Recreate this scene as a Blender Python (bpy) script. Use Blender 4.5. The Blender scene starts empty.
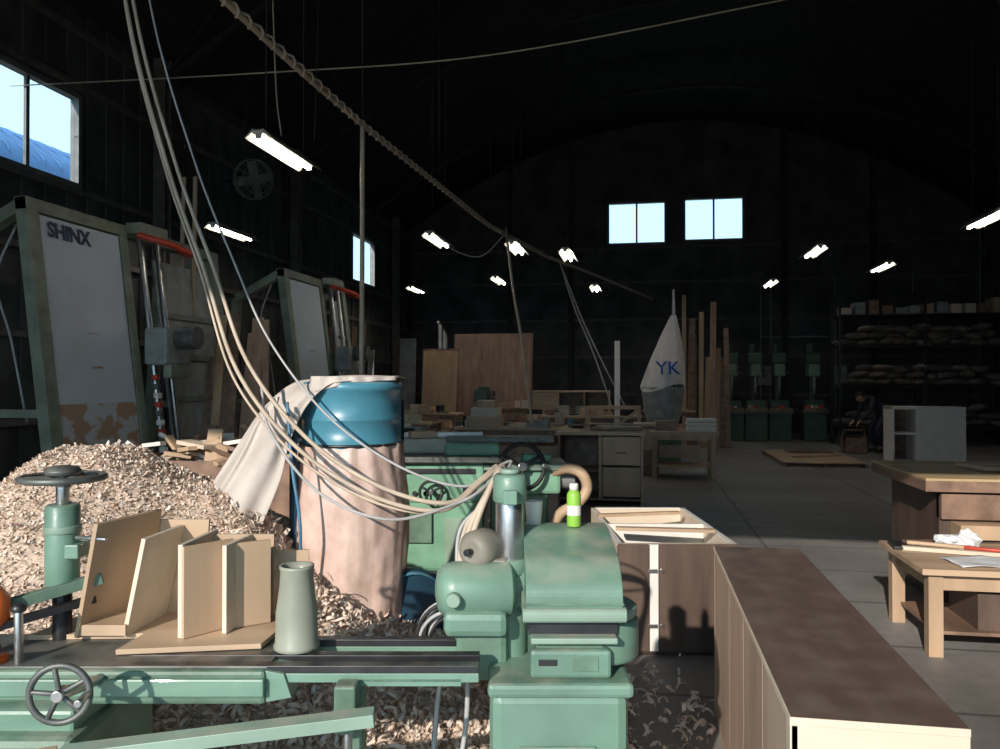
import bpy, bmesh, math, random
from mathutils import Vector, Matrix, Euler, Quaternion
random.seed(7)
TH = math.radians(9.93)      # building axis vs survey axis
C = 9.93
def plan(x, y):
    return (x*math.cos(TH)-y*math.sin(TH), x*math.sin(TH)+y*math.cos(TH))

# ------------------------------------------------------------ materials
MATS = {}
def mat(name, col, rough=0.6, metal=0.0, var=0.15, scale=6.0, bump=0.0, bscale=40.0, coat=0.0, stretch=None, col2=None, thr=None, emis=0, detail=5, alpha=None, spec=0.5, dust=0):
    if name in MATS: return MATS[name]
    m = bpy.data.materials.new(name); m.use_nodes = True
    nt = m.node_tree; N = nt.nodes; L = nt.links
    b = N['Principled BSDF']
    b.inputs['Roughness'].default_value = rough
    b.inputs['Metallic'].default_value = metal
    b.inputs['Coat Weight'].default_value = coat
    b.inputs['Specular IOR Level'].default_value = spec
    tc = N.new('ShaderNodeTexCoord'); mp = N.new('ShaderNodeMapping')
    L.new(tc.outputs['Object'], mp.inputs['Vector'])
    if stretch: mp.inputs['Scale'].default_value = stretch
    nz = N.new('ShaderNodeTexNoise'); nz.inputs['Scale'].default_value = scale; nz.inputs['Detail'].default_value = detail
    L.new(mp.outputs['Vector'], nz.inputs['Vector'])
    cr = N.new('ShaderNodeValToRGB')
    c2 = col2 if col2 else tuple(max(0, c*(1-2.2*var)) for c in col)
    c1 = col if col2 else tuple(min(1, c*(1+var)) for c in col)
    lo, hi = thr if thr else (0.3, 0.7)
    cr.color_ramp.elements[0].position = lo; cr.color_ramp.elements[0].color = (*c2, 1)
    cr.color_ramp.elements[1].position = hi; cr.color_ramp.elements[1].color = (*c1, 1)
    L.new(nz.outputs['Fac'], cr.inputs['Fac']); out = cr.outputs['Color']
    if dust:
        # wood dust settled on upward faces
        ge=N.new('ShaderNodeNewGeometry'); sp=N.new('ShaderNodeSeparateXYZ'); L.new(ge.outputs['Normal'],sp.inputs[0])
        n3=N.new('ShaderNodeTexNoise'); n3.inputs['Scale'].default_value=9; n3.inputs['Detail'].default_value=8; L.new(tc.outputs['Object'],n3.inputs['Vector'])
        mr=N.new('ShaderNodeMapRange'); mr.inputs['From Min'].default_value=.5; mr.inputs['From Max'].default_value=1.0; L.new(sp.outputs['Z'],mr.inputs['Value'])
        mr2=N.new('ShaderNodeMapRange'); mr2.inputs['From Min'].default_value=.42; mr2.inputs['From Max'].default_value=.68; L.new(n3.outputs['Fac'],mr2.inputs['Value'])
        mu=N.new('ShaderNodeMath'); mu.operation='MULTIPLY'; L.new(mr.outputs[0],mu.inputs[0]); L.new(mr2.outputs[0],mu.inputs[1])
        mu2=N.new('ShaderNodeMath'); mu2.operation='MULTIPLY'; L.new(mu.outputs[0],mu2.inputs[0]); mu2.inputs[1].default_value=dust
        mx=N.new('ShaderNodeMixRGB'); L.new(mu2.outputs[0],mx.inputs[0]); L.new(out,mx.inputs[1]); mx.inputs[2].default_value=(.55,.47,.37,1); out=mx.outputs[0]
    L.new(out, b.inputs['Base Color'])
    if bump > 0:
        n2 = N.new('ShaderNodeTexNoise'); n2.inputs['Scale'].default_value = bscale; n2.inputs['Detail'].default_value = 4
        L.new(mp.outputs['Vector'], n2.inputs['Vector'])
        bp = N.new('ShaderNodeBump'); bp.inputs['Strength'].default_value = bump; bp.inputs['Distance'].default_value = 0.02
        L.new(n2.outputs['Fac'], bp.inputs['Height']); L.new(bp.outputs['Normal'], b.inputs['Normal'])
    if emis:
        b.inputs['Emission Color'].default_value = (*col, 1); b.inputs['Emission Strength'].default_value = emis
    MATS[name] = m
    return m
GRN = mat('machine_green', (.165,.285,.215), .4, var=.16, scale=3, bump=.06, coat=.15, dust=.45)
GRN2 = mat('machine_green_worn', (.145,.245,.175), .5, col2=(.065,.115,.08), scale=5, thr=(.3,.6), bump=.1, dust=.5)
GRNP = mat('machine_green_pale', (.27,.38,.30), .45, var=.12, scale=4, dust=.5)
GRNB = mat('machine_green_bright', (.20,.41,.28), .4, var=.12, scale=4, dust=.5)
GRND = mat('machine_green_dark', (.05,.10,.07), .5, var=.12, scale=4)
STEEL = mat('bright_steel', (.50,.50,.50), .3, .9, var=.1, scale=20)
DSTEEL = mat('dark_steel', (.06,.06,.065), .4, .6, var=.2, scale=10)
RAIL = mat('rail_steel', (.05,.05,.055), .38, .5, var=.2, scale=10, dust=.35)
IRON = mat('cast_iron', (.16,.17,.16), .5, .5, var=.2, scale=14, dust=.4)
BLK = mat('black_rubber', (.02,.02,.022), .6)
GREY = mat('grey_paint', (.32,.34,.33), .5)
BEIGE = mat('beige_grey_paint', (.26,.235,.19), .55)
CREAM = mat('cream_paint', (.52,.50,.40), .45, var=.1)
PLY = mat('birch_plywood', (.55,.385,.25), .55, var=.13, scale=4, stretch=(1,1,.15), bump=.04)
PLYX = mat('birch_plywood_flat', (.58,.415,.275), .55, var=.13, scale=4, stretch=(.2,2,2), bump=.04)
PLYL = mat('light_plywood', (.72,.61,.48), .5, var=.06, scale=5, stretch=(.3,2,2))
PLYD = mat('brown_plywood', (.27,.17,.12), .5, var=.2, scale=3, stretch=(3,.3,3), bump=.04)
DBR = mat('dark_brown_board', (.12,.08,.062), .5, var=.2, scale=3, stretch=(3,3,.4), bump=.04)
WALN = mat('walnut_veneer', (.165,.110,.085), .45, col2=(.10,.063,.048), scale=2.6, stretch=(3.5,.35,3), thr=(.3,.7), dust=.12)
PINKW = mat('meranti_panel', (.45,.29,.20), .55, var=.15, scale=4, stretch=(2,2,.3))
SIDEW = mat('lauan_side_panel', (.58,.43,.33), .55, var=.10, scale=4, stretch=(2,2,.3))
SIDEW2 = mat('lauan_side_panel_dark', (.51,.37,.28), .55, var=.10, scale=4, stretch=(2,2,.3))
WHITE = mat('white_melamine', (.82,.79,.74), .4, var=.04)
DUST = mat('wood_shavings', (.74,.59,.48), .9, col2=(.48,.36,.28), scale=30, thr=(.3,.65), bump=.7, bscale=60)
FL1 = mat('shaving_light', (.86,.73,.61), .8, var=.08)
FL2 = mat('shaving_mid', (.74,.58,.46), .8, var=.08)
FL3 = mat('shaving_dark', (.52,.37,.29), .8, var=.08)
FLG = mat('shaving_grey', (.72,.64,.57), .8, var=.08)
BLUE = mat('drum_blue', (.075,.27,.37), .35, var=.15, scale=3, coat=.2, dust=.4)
BLUED = mat('blower_blue', (.02,.06,.10), .4, var=.15, scale=3)
BAG = mat('dust_bag_plastic', (.74,.56,.49), .25, col2=(.60,.42,.35), scale=9, thr=(.3,.62), bump=.5, bscale=9, coat=.6)
CANV = mat('canvas_cloth', (.60,.54,.49), .9, var=.1, scale=3, bump=.2, bscale=14)
WBAG = mat('white_filter_cloth', (.74,.71,.70), .9, var=.06, bump=.1)
BLUEP = mat('blue_print', (.02,.10,.45), .6)
ROPE = mat('tan_cable', (.56,.46,.36), .6, var=.1)
GCAB = mat('grey_cable', (.45,.45,.45), .45, var=.08)
BCAB = mat('blue_hose', (.10,.25,.40), .4)
DWIRE = mat('dark_wire', (.05,.05,.05), .6)
RED = mat('red_paint', (.55,.06,.03), .4)
ORG = mat('orange_plastic', (.80,.16,.03), .35)
LIME = mat('lime_can', (.30,.58,.08), .3, var=.05)
PVC = mat('grey_green_plastic', (.33,.34,.27), .4, var=.1, scale=8)
PANEL = mat('saw_backboard', (.62,.69,.78), .45, var=.06, scale=1.5)
WORN = mat('worn_backboard', (.45,.30,.19), .7, col2=(.58,.60,.63), scale=5, thr=(.47,.52))
SAWF = mat('saw_frame_green', (.26,.29,.22), .5, var=.15)
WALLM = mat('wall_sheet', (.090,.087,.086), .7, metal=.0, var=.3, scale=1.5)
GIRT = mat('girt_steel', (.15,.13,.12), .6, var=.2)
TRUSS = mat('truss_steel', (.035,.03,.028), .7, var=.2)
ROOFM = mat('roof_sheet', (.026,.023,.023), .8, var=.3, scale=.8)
ROOFB = mat('outside_blue_roof', (.08,.20,.42), .5, var=.1)
OUTW = mat('outside_wall', (.25,.25,.25), .8)
ASPH = mat('yard_concrete', (.48,.43,.37), .9, var=.1)
ALU = mat('window_aluminium', (.22,.22,.22), .5, .3)
LAMPW = mat('lamp_reflector', (.62,.60,.54), .4, var=.05)
TUBE = mat('fluorescent_tube', (1,.93,.82), .5, var=0, emis=32)
PAPER = mat('paper', (.8,.82,.85), .7, var=.03)
SACK = mat('sack_cloth', (.15,.125,.11), .9, var=.25, scale=5, bump=.2)
NAVY = mat('work_clothes', (.030,.034,.055), .85, var=.2, scale=9, bump=.3, bscale=14)
SKIN = mat('skin', (.52,.27,.18), .5, var=.08)
HAIR = mat('dark_hair', (.03,.018,.012), .6, bump=.5, bscale=90)
SHOE = mat('shoe', (.03,.03,.03), .6)
YPLY = mat('yellow_ply',(.62,.48,.26),.5,col2=(.44,.31,.17),scale=2.5,stretch=(.5,2,2))
# concrete floor
def floor_mat():
    m = bpy.data.materials.new('concrete_floor'); m.use_nodes=True
    nt=m.node_tree; N=nt.nodes; L=nt.links; b=N['Principled BSDF']
    tc=N.new('ShaderNodeTexCoord')
    n1=N.new('ShaderNodeTexNoise'); n1.inputs['Scale'].default_value=.6; n1.inputs['Detail'].default_value=8
    n2=N.new('ShaderNodeTexNoise'); n2.inputs['Scale'].default_value=14; n2.inputs['Detail'].default_value=6
    br=N.new('ShaderNodeTexBrick'); br.inputs['Scale'].default_value=.25; br.inputs['Mortar Size'].default_value=.004
    br.offset=0; br.inputs['Color1'].default_value=(1,1,1,1); br.inputs['Color2'].default_value=(.9,.9,.9,1); br.inputs['Mortar'].default_value=(.35,.35,.35,1)
    for n in (n1,n2,br): L.new(tc.outputs['Object'], n.inputs['Vector'])
    r=N.new('ShaderNodeValToRGB'); r.color_ramp.elements[0].position=.3; r.color_ramp.elements[0].color=(.20,.19,.185,1)
    r.color_ramp.elements[1].position=.7; r.color_ramp.elements[1].color=(.42,.40,.385,1)
    mx=N.new('ShaderNodeMixRGB'); mx.blend_type='MULTIPLY'; mx.inputs[0].default_value=.8
    mx2=N.new('ShaderNodeMixRGB'); mx2.blend_type='MULTIPLY'; mx2.inputs[0].default_value=.4
    L.new(n1.outputs['Fac'],r.inputs[0]); L.new(r.outputs[0],mx.inputs[1]); L.new(br.outputs['Color'],mx.inputs[2])
    L.new(mx.outputs[0],mx2.inputs[1]); L.new(n2.outputs['Fac'],mx2.inputs[2]); L.new(mx2.outputs[0],b.inputs['Base Color'])
    rr=N.new('ShaderNodeMapRange'); rr.inputs['To Min'].default_value=.35; rr.inputs['To Max'].default_value=.75
    L.new(n1.outputs['Fac'],rr.inputs['Value']); L.new(rr.outputs[0],b.inputs['Roughness'])
    bp=N.new('ShaderNodeBump'); bp.inputs['Strength'].default_value=.15; L.new(n2.outputs['Fac'],bp.inputs['Height']); L.new(bp.outputs['Normal'],b.inputs['Normal'])
    return m
FLOORM = floor_mat()
def glass_mat():
    m = bpy.data.materials.new('window_glass'); m.use_nodes=True
    nt=m.node_tree; N=nt.nodes; L=nt.links; N.remove(N['Principled BSDF'])
    t=N.new('ShaderNodeBsdfTransparent'); t.inputs[0].default_value=(.93,.97,.98,1)
    g=N.new('ShaderNodeBsdfGlossy'); g.inputs['Roughness'].default_value=.05
    mx=N.new('ShaderNodeMixShader'); mx.inputs[0].default_value=.05
    L.new(t.outputs[0],mx.inputs[1]); L.new(g.outputs[0],mx.inputs[2]); L.new(mx.outputs[0],N['Material Output'].inputs[0])
    return m
GLASS = glass_mat()

# ------------------------------------------------------------ builder
class B:
    def __init__(s, name, x=0, y=0, rot=0, z=0, room=None):
        s.name=name; s.bm=bmesh.new(); s.mats=[]; s.rot=math.radians(rot)
        px,py = room if room else plan(x,y)
        s.base=Vector((px,py,z))
    def mi(s,m):
        if m not in s.mats: s.mats.append(m)
        return s.mats.index(m)
    def box(s,c,size,m,rot=(0,0,0),bev=0,seg=2):
        r=bmesh.ops.create_cube(s.bm,size=1)
        vs=r['verts']
        bmesh.ops.scale(s.bm,vec=size,verts=vs)
        fs=set(f for v in vs for f in v.link_faces)
        if bev>0:
            es=list(set(e for v in vs for e in v.link_edges))
            rr=bmesh.ops.bevel(s.bm,geom=es,offset=min(bev,min(size)*.49),segments=seg,affect='EDGES',profile=.5)
            fs=set(f for f in rr['faces']); vs=set(v for f in fs for v in f.verts)
            fs=set(f for v in vs for f in v.link_faces); vs=list(vs)
        M=Matrix.Translation(c)@Euler([math.radians(a) for a in rot]).to_matrix().to_4x4()
        bmesh.ops.transform(s.bm,matrix=M,verts=list(vs))
        i=s.mi(m)
        for f in fs: f.material_index=i
        return s
    def bx(s,x0,x1,y0,y1,z0,z1,m,bev=0):
        return s.box(((x0+x1)/2,(y0+y1)/2,(z0+z1)/2),(abs(x1-x0),abs(y1-y0),abs(z1-z0)),m,bev=bev)
    def bar(s,p0,p1,w,t,m,bev=0,up=(0,0,1)):
        p0=Vector(p0);p1=Vector(p1); d=p1-p0; L=d.length; d.normalize()
        a=Vector(up)
        if abs(d.dot(a))>.98: a=Vector((0,1,0))
        sx=d.cross(a).normalized(); sz=sx.cross(d).normalized()
        M=Matrix((( sx.x,d.x,sz.x,(p0.x+p1.x)/2),(sx.y,d.y,sz.y,(p0.y+p1.y)/2),(sx.z,d.z,sz.z,(p0.z+p1.z)/2),(0,0,0,1)))
        i=s.mi(m); vs=[]
        for k in range(8):
            v=Vector(((k&1)-.5,((k>>1)&1)-.5,((k>>2)&1)-.5))
            vs.append(s.bm.verts.new(M@Vector((v.x*w,v.y*L,v.z*t))))
        for q in ((0,2,3,1),(4,5,7,6),(0,1,5,4),(2,6,7,3),(0,4,6,2),(1,3,7,5)):
            s.bm.faces.new([vs[a] for a in q]).material_index=i
        return s
    def lathe(s,c,prof,m,axis=(0,0,1),seg=28,caps=True,smooth=True,sx=1,sy=1):
        q=Vector(axis).to_track_quat('Z','Y'); c=Vector(c); i=s.mi(m)
        rings=[]
        for r,z in prof:
            rings.append([s.bm.verts.new(c+q@Vector((r*sx*math.cos(2*math.pi*k/seg),r*sy*math.sin(2*math.pi*k/seg),z))) for k in range(seg)])
        for a,b in zip(rings,rings[1:]):
            for k in range(seg):
                f=s.bm.faces.new((a[k],a[(k+1)%seg],b[(k+1)%seg],b[k])); f.material_index=i; f.smooth=smooth
        if caps:
            for rg,fl in ((rings[0],1),(rings[-1],0)):
                f=s.bm.faces.new(rg[::-1] if fl else rg); f.material_index=i
        return s
    def cyl(s,p0,p1,r,m,r2=None,seg=24,ch=0):
        p0=Vector(p0);p1=Vector(p1);L=(p1-p0).length; r2=r if r2 is None else r2
        pr=[(r,0),(r2,L)] if not ch else [(r-ch,0),(r,ch),(r2,L-ch),(r2-ch,L)]
        return s.lathe(p0,pr,m,axis=(p1-p0),seg=seg)
    def tube(s,pts,r,m,seg=8,sub=8,smoothpath=True,rf=None):
        P=[Vector(p) for p in pts]
        if smoothpath and len(P)>2:
            Q=[]
            E=[P[0]*2-P[1]]+P+[P[-1]*2-P[-2]]
            for k in range(1,len(E)-2):
                a,b,c,d=E[k-1],E[k],E[k+1],E[k+2]
                for j in range(sub):
                    t=j/sub
                    Q.append(.5*((2*b)+(c-a)*t+(2*a-5*b+4*c-d)*t*t+(3*b-a-3*c+d)*t**3))
            Q.append(P[-1]); P=Q
        i=s.mi(m); rings=[]; n=None
        for k,p in enumerate(P):
            d=(P[min(k+1,len(P)-1)]-P[max(k-1,0)])
            if d.length<1e-6: d=Vector((0,0,1))
            d.normalize()
            if n is None:
                n=d.orthogonal().normalized()
            n=(n-d*n.dot(d)).normalized(); b=d.cross(n)
            rr=rf(k) if rf else r
            rings.append([s.bm.verts.new(p+rr*(math.cos(2*math.pi*j/seg)*n+math.sin(2*math.pi*j/seg)*b)) for j in range(seg)])
        for a,b in zip(rings,rings[1:]):
            for j in range(seg):
                f=s.bm.faces.new((a[j],a[(j+1)%seg],b[(j+1)%seg],b[j])); f.material_index=i; f.smooth=True
        s.bm.faces.new(rings[0][::-1]).material_index=i; s.bm.faces.new(rings[-1]).material_index=i
        return s
    def ring(s,c,R,r,m,axis=(0,0,1),seg=36,rs=8,arc=1.0,a0=0):
        q=Vector(axis).to_track_quat('Z','Y'); c=Vector(c)
        n=int(seg*arc)
        pts=[c+q@Vector((R*math.cos(a0+2*math.pi*k/seg),R*math.sin(a0+2*math.pi*k/seg),0)) for k in range(n+1)]
        return s.tube(pts,r,m,seg=rs,smoothpath=False)
    def wheel(s,c,R,axis,mrim,mhub,r=.01,spokes=4,handle=True):
        q=Vector(axis).to_track_quat('Z','Y'); c=Vector(c); ax=Vector(axis).normalized()
        s.ring(c,R,r,mrim,axis=axis)
        s.cyl(c-ax*.025,c+ax*.02,R*.2,mhub)
        for k in range(spokes):
            a=2*math.pi*k/spokes+.5
            s.cyl(c,c+q@Vector((R*math.cos(a),R*math.sin(a),0)),r*.8,mrim,seg=8)
        if handle:
            h=c+q@Vector((R*.95,0,0)); s.cyl(h,h+ax*.07,r*1.1,mhub,seg=10)
        return s
    def grid(s,fn,nu,nv,m,smooth=True):
        i=s.mi(m)
        V=[[s.bm.verts.new(fn(a/nu,b/nv)) for b in range(nv+1)] for a in range(nu+1)]
        for a in range(nu):
            for b in range(nv):
                f=s.bm.faces.new((V[a][b],V[a+1][b],V[a+1][b+1],V[a][b+1])); f.material_index=i; f.smooth=smooth
        return s
    def poly(s,pts,y0,y1,m,smooth=False):
        i=s.mi(m); A=[s.bm.verts.new((x,y0,z)) for x,z in pts]; D=[s.bm.verts.new((x,y1,z)) for x,z in pts]; n=len(pts)
        s.bm.faces.new(A).material_index=i; s.bm.faces.new(D[::-1]).material_index=i
        for k in range(n):
            f=s.bm.faces.new((A[k],D[k],D[(k+1)%n],A[(k+1)%n])); f.material_index=i; f.smooth=smooth
        return s
    def polx(s,pts,x0,x1,m,smooth=False):
        i=s.mi(m); A=[s.bm.verts.new((x0,y,z)) for y,z in pts]; D=[s.bm.verts.new((x1,y,z)) for y,z in pts]; n=len(pts)
        s.bm.faces.new(A[::-1]).material_index=i; s.bm.faces.new(D).material_index=i
        for k in range(n):
            f=s.bm.faces.new((A[k],A[(k+1)%n],D[(k+1)%n],D[k])); f.material_index=i; f.smooth=smooth
        return s
    def done(s,bevel=0,parent=None,recenter=True,solid=0):
        bm=s.bm
        if recenter:
            xs=[v.co.x for v in bm.verts]; ys=[v.co.y for v in bm.verts]; zs=[v.co.z for v in bm.verts]
            c=Vector(((min(xs)+max(xs))/2,(min(ys)+max(ys))/2,min(zs)))
        else: c=Vector((0,0,0))
        bmesh.ops.translate(bm,verts=bm.verts,vec=-c)
        bmesh.ops.recalc_face_normals(bm,faces=bm.faces)
        me=bpy.data.meshes.new(s.name); bm.to_mesh(me); bm.free()
        for m in s.mats: me.materials.append(m)
        o=bpy.data.objects.new(s.name,me); bpy.context.collection.objects.link(o)
        R=Matrix.Rotation(s.rot,3,'Z')
        o.location=s.base+R@c; o.rotation_euler=(0,0,s.rot)
        if bevel:
            md=o.modifiers.new('edge','BEVEL'); md.width=bevel; md.segments=2; md.limit_method='ANGLE'; md.angle_limit=math.radians(50)
        if solid:
            md=o.modifiers.new('thick','SOLIDIFY'); md.thickness=solid
        if parent: o.parent=parent
        return o

# ------------------------------------------------------------ room shell (building axes)
XL,XR,YF,YB=-7.6,10.0,-1.6,26.0
def roofz(X): return 10.0-3.2*((X-1.2)/8.8)**2
def strips(name,axis,fix,out,a0,a1,zt,holes,step=.2):
    b=B(name,room=(0,0)); n=int(round((a1-a0)/step))
    for k in range(n):
        s0=a0+k*step; s1=s0+step; c=(s0+s1)/2; d=.03 if k%2 else 0
        segs=[(0,zt(c))]
        for h in holes:
            if h[0]<c<h[1]:
                ns=[]
                for z0,z1 in segs:
                    if h[2]>z0: ns.append((z0,min(h[2],z1)))
                    if h[3]<z1: ns.append((max(h[3],z0),z1))
                segs=ns
        for z0,z1 in segs:
            if z1-z0<.01: continue
            f0=fix+out*d; f1=fix+out*.12
            if axis=='x': b.bx(f0,f1,s0,s1,z0,z1,WALLM)
            else: b.bx(s0,s1,f0,f1,z0,z1,WALLM)
    return b.done()
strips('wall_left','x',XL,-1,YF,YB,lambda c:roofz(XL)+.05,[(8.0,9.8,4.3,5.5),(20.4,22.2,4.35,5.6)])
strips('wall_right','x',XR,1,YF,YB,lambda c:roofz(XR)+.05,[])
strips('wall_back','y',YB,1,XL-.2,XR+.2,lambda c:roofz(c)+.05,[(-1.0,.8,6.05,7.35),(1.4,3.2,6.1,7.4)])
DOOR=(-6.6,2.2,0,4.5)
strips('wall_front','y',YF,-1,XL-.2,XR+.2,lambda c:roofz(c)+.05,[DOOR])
B('floor',room=(0,0)).bx(XL-.2,XR+.2,YF-.2,YB+.2,-.1,0,FLOORM).done()
B('yard_ground',room=(0,0)).bx(-60,60,-40,80,-.3,-.12,ASPH).done()
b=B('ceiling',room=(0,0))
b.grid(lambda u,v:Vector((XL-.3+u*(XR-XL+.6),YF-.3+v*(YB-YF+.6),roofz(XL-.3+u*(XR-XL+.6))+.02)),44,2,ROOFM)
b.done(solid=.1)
# girts and columns
g=B('wall_girts',room=(0,0))
for z in (1.1,2.2,3.3,4.2,5.65,6.4):
    g.bx(XL+.001,XL+.07,YF+.1,YB-.02,z-.04,z+.04,GIRT)
for z in (1.2,2.4,3.6,4.8,5.9):
    g.bx(XL+.05,XR-.05,YB-.07,YB-.001,z-.035,z+.035,GIRT)
g.done()
g=B('steel_columns',room=(0,0))
for y in (1.5,6.5,11.5,16.5,21.2+2.6):
    for X,s_ in ((XL,1),(XR,-1)):
        g.bx(X+s_*.07,X+s_*.27,y-.09,y-.075,0,6.7,GIRT); g.bx(X+s_*.07,X+s_*.27,y+.075,y+.09,0,6.7,GIRT); g.bx(X+s_*.16,X+s_*.18,y-.08,y+.08,0,6.7,GIRT)
for x in (-4.2,-2.2,4.4,7.0):
    g.bx(x-.08,x+.08,YB-.22,YB-.07,0,roofz(x)-.1,TRUSS)
g.done()
g=B('wall_conduits',room=(0,0))
for x in (3.7,4.0,5.9,8.1): g.cyl((x,YB-.12,.3),(x,YB-.12,4.9),.025,GREY,seg=10)
g.cyl((3.7,YB-.12,3.0),(8.1,YB-.12,3.0),.025,GREY,seg=10)
for x in (3.6,5.8): g.bx(x,x+.4,YB-.25,YB-.08,1.5,2.1,GREY,bev=.01)
g.done()
t=B('roof_trusses',room=(0,0))
for y in (1.5,6.5,11.5,16.5,21.5):
    pr=None
    for k in range(17):
        X=XL+.1+(XR-XL-.2)*k/16
        up=Vector((X,y,roofz(X)-.03)); lo=Vector((X,y,roofz(X)-.62))
        if pr:
            t.bar(pr[0],up,.1,.08,TRUSS); t.bar(pr[1],lo,.1,.08,TRUSS)
            t.bar(pr[k%2],(lo if k%2==0 else up),.04,.04,TRUSS)
        pr=(up,lo)
for X in (-6,-4,-2,0,2.4,4.4,6.4,8.4):
    t.bx(X-.03,X+.03,YF+.05,YB-.05,roofz(X)-.12,roofz(X)-.03,TRUSS)
t.done()
# windows
def window(n,axis,fix,a0,a1,z0,z1):
    b=B('window_%d'%n,room=(0,0)); w=.05
    def bb(p0,p1,q0,q1,t0,t1,m):
        if axis=='x': b.bx(fix+t0,fix+t1,p0,p1,q0,q1,m)
        else: b.bx(p0,p1,fix+t0,fix+t1,q0,q1,m)
    T0,T1=(-.03,.1)
    if axis=='x': T0,T1=(-.1,.03)
    bb(a0-.04,a1+.04,z0-.05,z0+.02,T0,T1,ALU); bb(a0-.04,a1+.04,z1-.02,z1+.05,T0,T1,ALU)
    bb(a0-.04,a0+.03,z0,z1,T0,T1,ALU); bb(a1-.03,a1+.04,z0,z1,T0,T1,ALU)
    mid=(a0+a1)/2; c=(T0+T1)/2
    bb(mid-.03,mid+.03,z0,z1,c-.02,c+.02,ALU)
    bb(a0+.03,mid-.03,z0+.02,z1-.02,c-.003,c+.003,GLASS); bb(mid+.03,a1-.03,z0+.02,z1-.02,c-.003,c+.003,GLASS)
    b.done()
window(1,'x',XL,8.0,9.8,4.3,5.5)
window(2,'x',XL,20.4,22.2,4.35,5.6)
window(3,'y',YB,-1.0,.8,6.05,7.35)
window(4,'y',YB,1.4,3.2,6.1,7.4)
# door frame
d=B('door_1',room=(0,0))
d.bx(DOOR[0],DOOR[0]+.08,YF-.13,YF+.02,0,DOOR[3],ALU); d.bx(DOOR[1]-.08,DOOR[1],YF-.13,YF+.02,0,DOOR[3],ALU); d.bx(DOOR[0],DOOR[1],YF-.13,YF+.02,DOOR[3]-.08,DOOR[3],ALU)
d.done()
# outside shed with arched roof
o=B('neighbouring_shed',room=(-18,15))
o.bx(-5,5,-13,13,-.1,6.0,OUTW)
o.grid(lambda u,v:Vector((-5.3*math.cos(math.pi*u),-13.2+26.4*v,6.0+1.9*math.sin(math.pi*u))),24,2,ROOFB)
for k in range(52): 
    y=-13+k*.5
    o.tube([(-5.3*math.cos(math.pi*u/12),y,6.03+1.9*math.sin(math.pi*u/12)) for u in range(13)],.03,ROOFB,seg=4,smoothpath=False)
o.done()

# ------------------------------------------------------------ long plywood cabinet (right foreground)
b=B('plywood_cabinet',.696,1.92,0)
W,Lg,Hh=.395,2.02,.80
b.bx(0,W,0,Lg,Hh-.018,Hh,WALN)
b.bx(0,W,.0,.02,.02,Hh-.018,PLYL); b.bx(0,W,Lg-.02,Lg,.02,Hh-.018,PLY)
b.bx(W-.02,W,.02,Lg-.02,.02,Hh-.018,PLYD)
b.bx(0,W,0,Lg,0,.02,PLY)
b.bx(-.004,0,-.003,Lg,Hh-.019,Hh+.0005,PLYL); b.bx(-.004,W,-.004,0,Hh-.019,Hh+.0005,PLYL)
ys=[.02,.46,.90,1.36,1.99]
for k in range(4): b.bx(.0,.018,ys[k]+.003,ys[k+1]-.003,.024,Hh-.022,SIDEW if k%2==0 else SIDEW2)
b.bx(.018,.03,.02,Lg-.02,.02,Hh-.018,DBR)
b.bx(-.003,.016,.0,.05,.0,Hh-.02,PLYL)
b.done(bevel=.0015)

# ------------------------------------------------------------ open-top cabinet
b=B('open_topped_cabinet',.69,4.70,C)
W,D_,H_=.70,1.38,.65
for (x0,x1,y0,y1) in ((0,W,D_-.03,D_),(0,.03,0,D_),(W-.03,W,0,D_)):
    b.bx(x0,x1,y0,y1,0,H_-.003,PLYL); b.bx(x0-.002,x1+.002,y0-.002,y1+.002,H_-.006,H_,WHITE)
b.bx(0,W,0,D_,.0,.02,DBR)
b.bx(.0,W,.0,.02,.0,H_-.02,DBR)
b.bx(.0,.18,-.02,-.001,.03,H_,DBR); b.bx(.185,.235,-.02,-.001,.03,H_,WHITE); b.bx(.24,W,-.02,-.001,.03,H_,DBR)
b.bx(.0,W,.0,.04,H_-.02,H_,PLYL)
b.bx(.03,W-.03,.66,.685,.02,H_-.0,WHITE); b.bx(.03,W-.03,.04,.66,.30,.32,PLYD)
for z in (.18,.5):
    b.cyl((.255,-.03,z),(.255,-.02,z),.012,STEEL,seg=12); b.box((.20,-.03,z),(.05,.015,.02),STEEL)
b.box((.3,1.0,H_+.012),(.62,.05,.02),PLY,rot=(0,0,12)); b.box((.36,.4,H_+.012),(.62,.06,.02),PLYX,rot=(0,0,-8))
b.done(bevel=.001)

# ------------------------------------------------------------ green boring machine (foreground centre)
b=B('boring_machine',.1725,2.30,C)
def rp(pts,r=.03,n=4):
    out=[]
    N_=len(pts)
    for i in range(N_):
        p=Vector(pts[i]); a=Vector(pts[i-1]); c=Vector(pts[(i+1)%N_])
        d1=(a-p); d2=(c-p); rr=min(r,d1.length*.45,d2.length*.45)
        s0=p+d1.normalized()*rr; s1=p+d2.normalized()*rr
        for k in range(n+1):
            t=k/n; q=s0*(1-t)**2+p*2*t*(1-t)+s1*t*t; out.append((q.x,q.y))
    return out
b.polx(rp([(-.17,.98),(-.17,1.05),(-.10,1.11),(.12,1.16),(.24,1.16),(.24,.98)],.035,6),-.103,.155,GRN,smooth=False)
b.polx(rp([(-.185,.962),(-.185,1.0),(.24,1.0),(.24,.962)],.015,3),-.112,.163,GRNP)
b.bx(-.106,.158,-.173,-.168,1.006,1.012,GRN2)
b.bx(-.095,.145,-.14,.15,.92,.963,DSTEEL)
b.bx(-.09,.14,-.18,.12,.906,.922,GRNP,bev=.004)
b.bx(-.075,.11,-.14,.12,.87,.91,GRN2,bev=.008)
b.bx(-.092,.125,-.165,.12,.81,.885,GRN,bev=.01)
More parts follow.
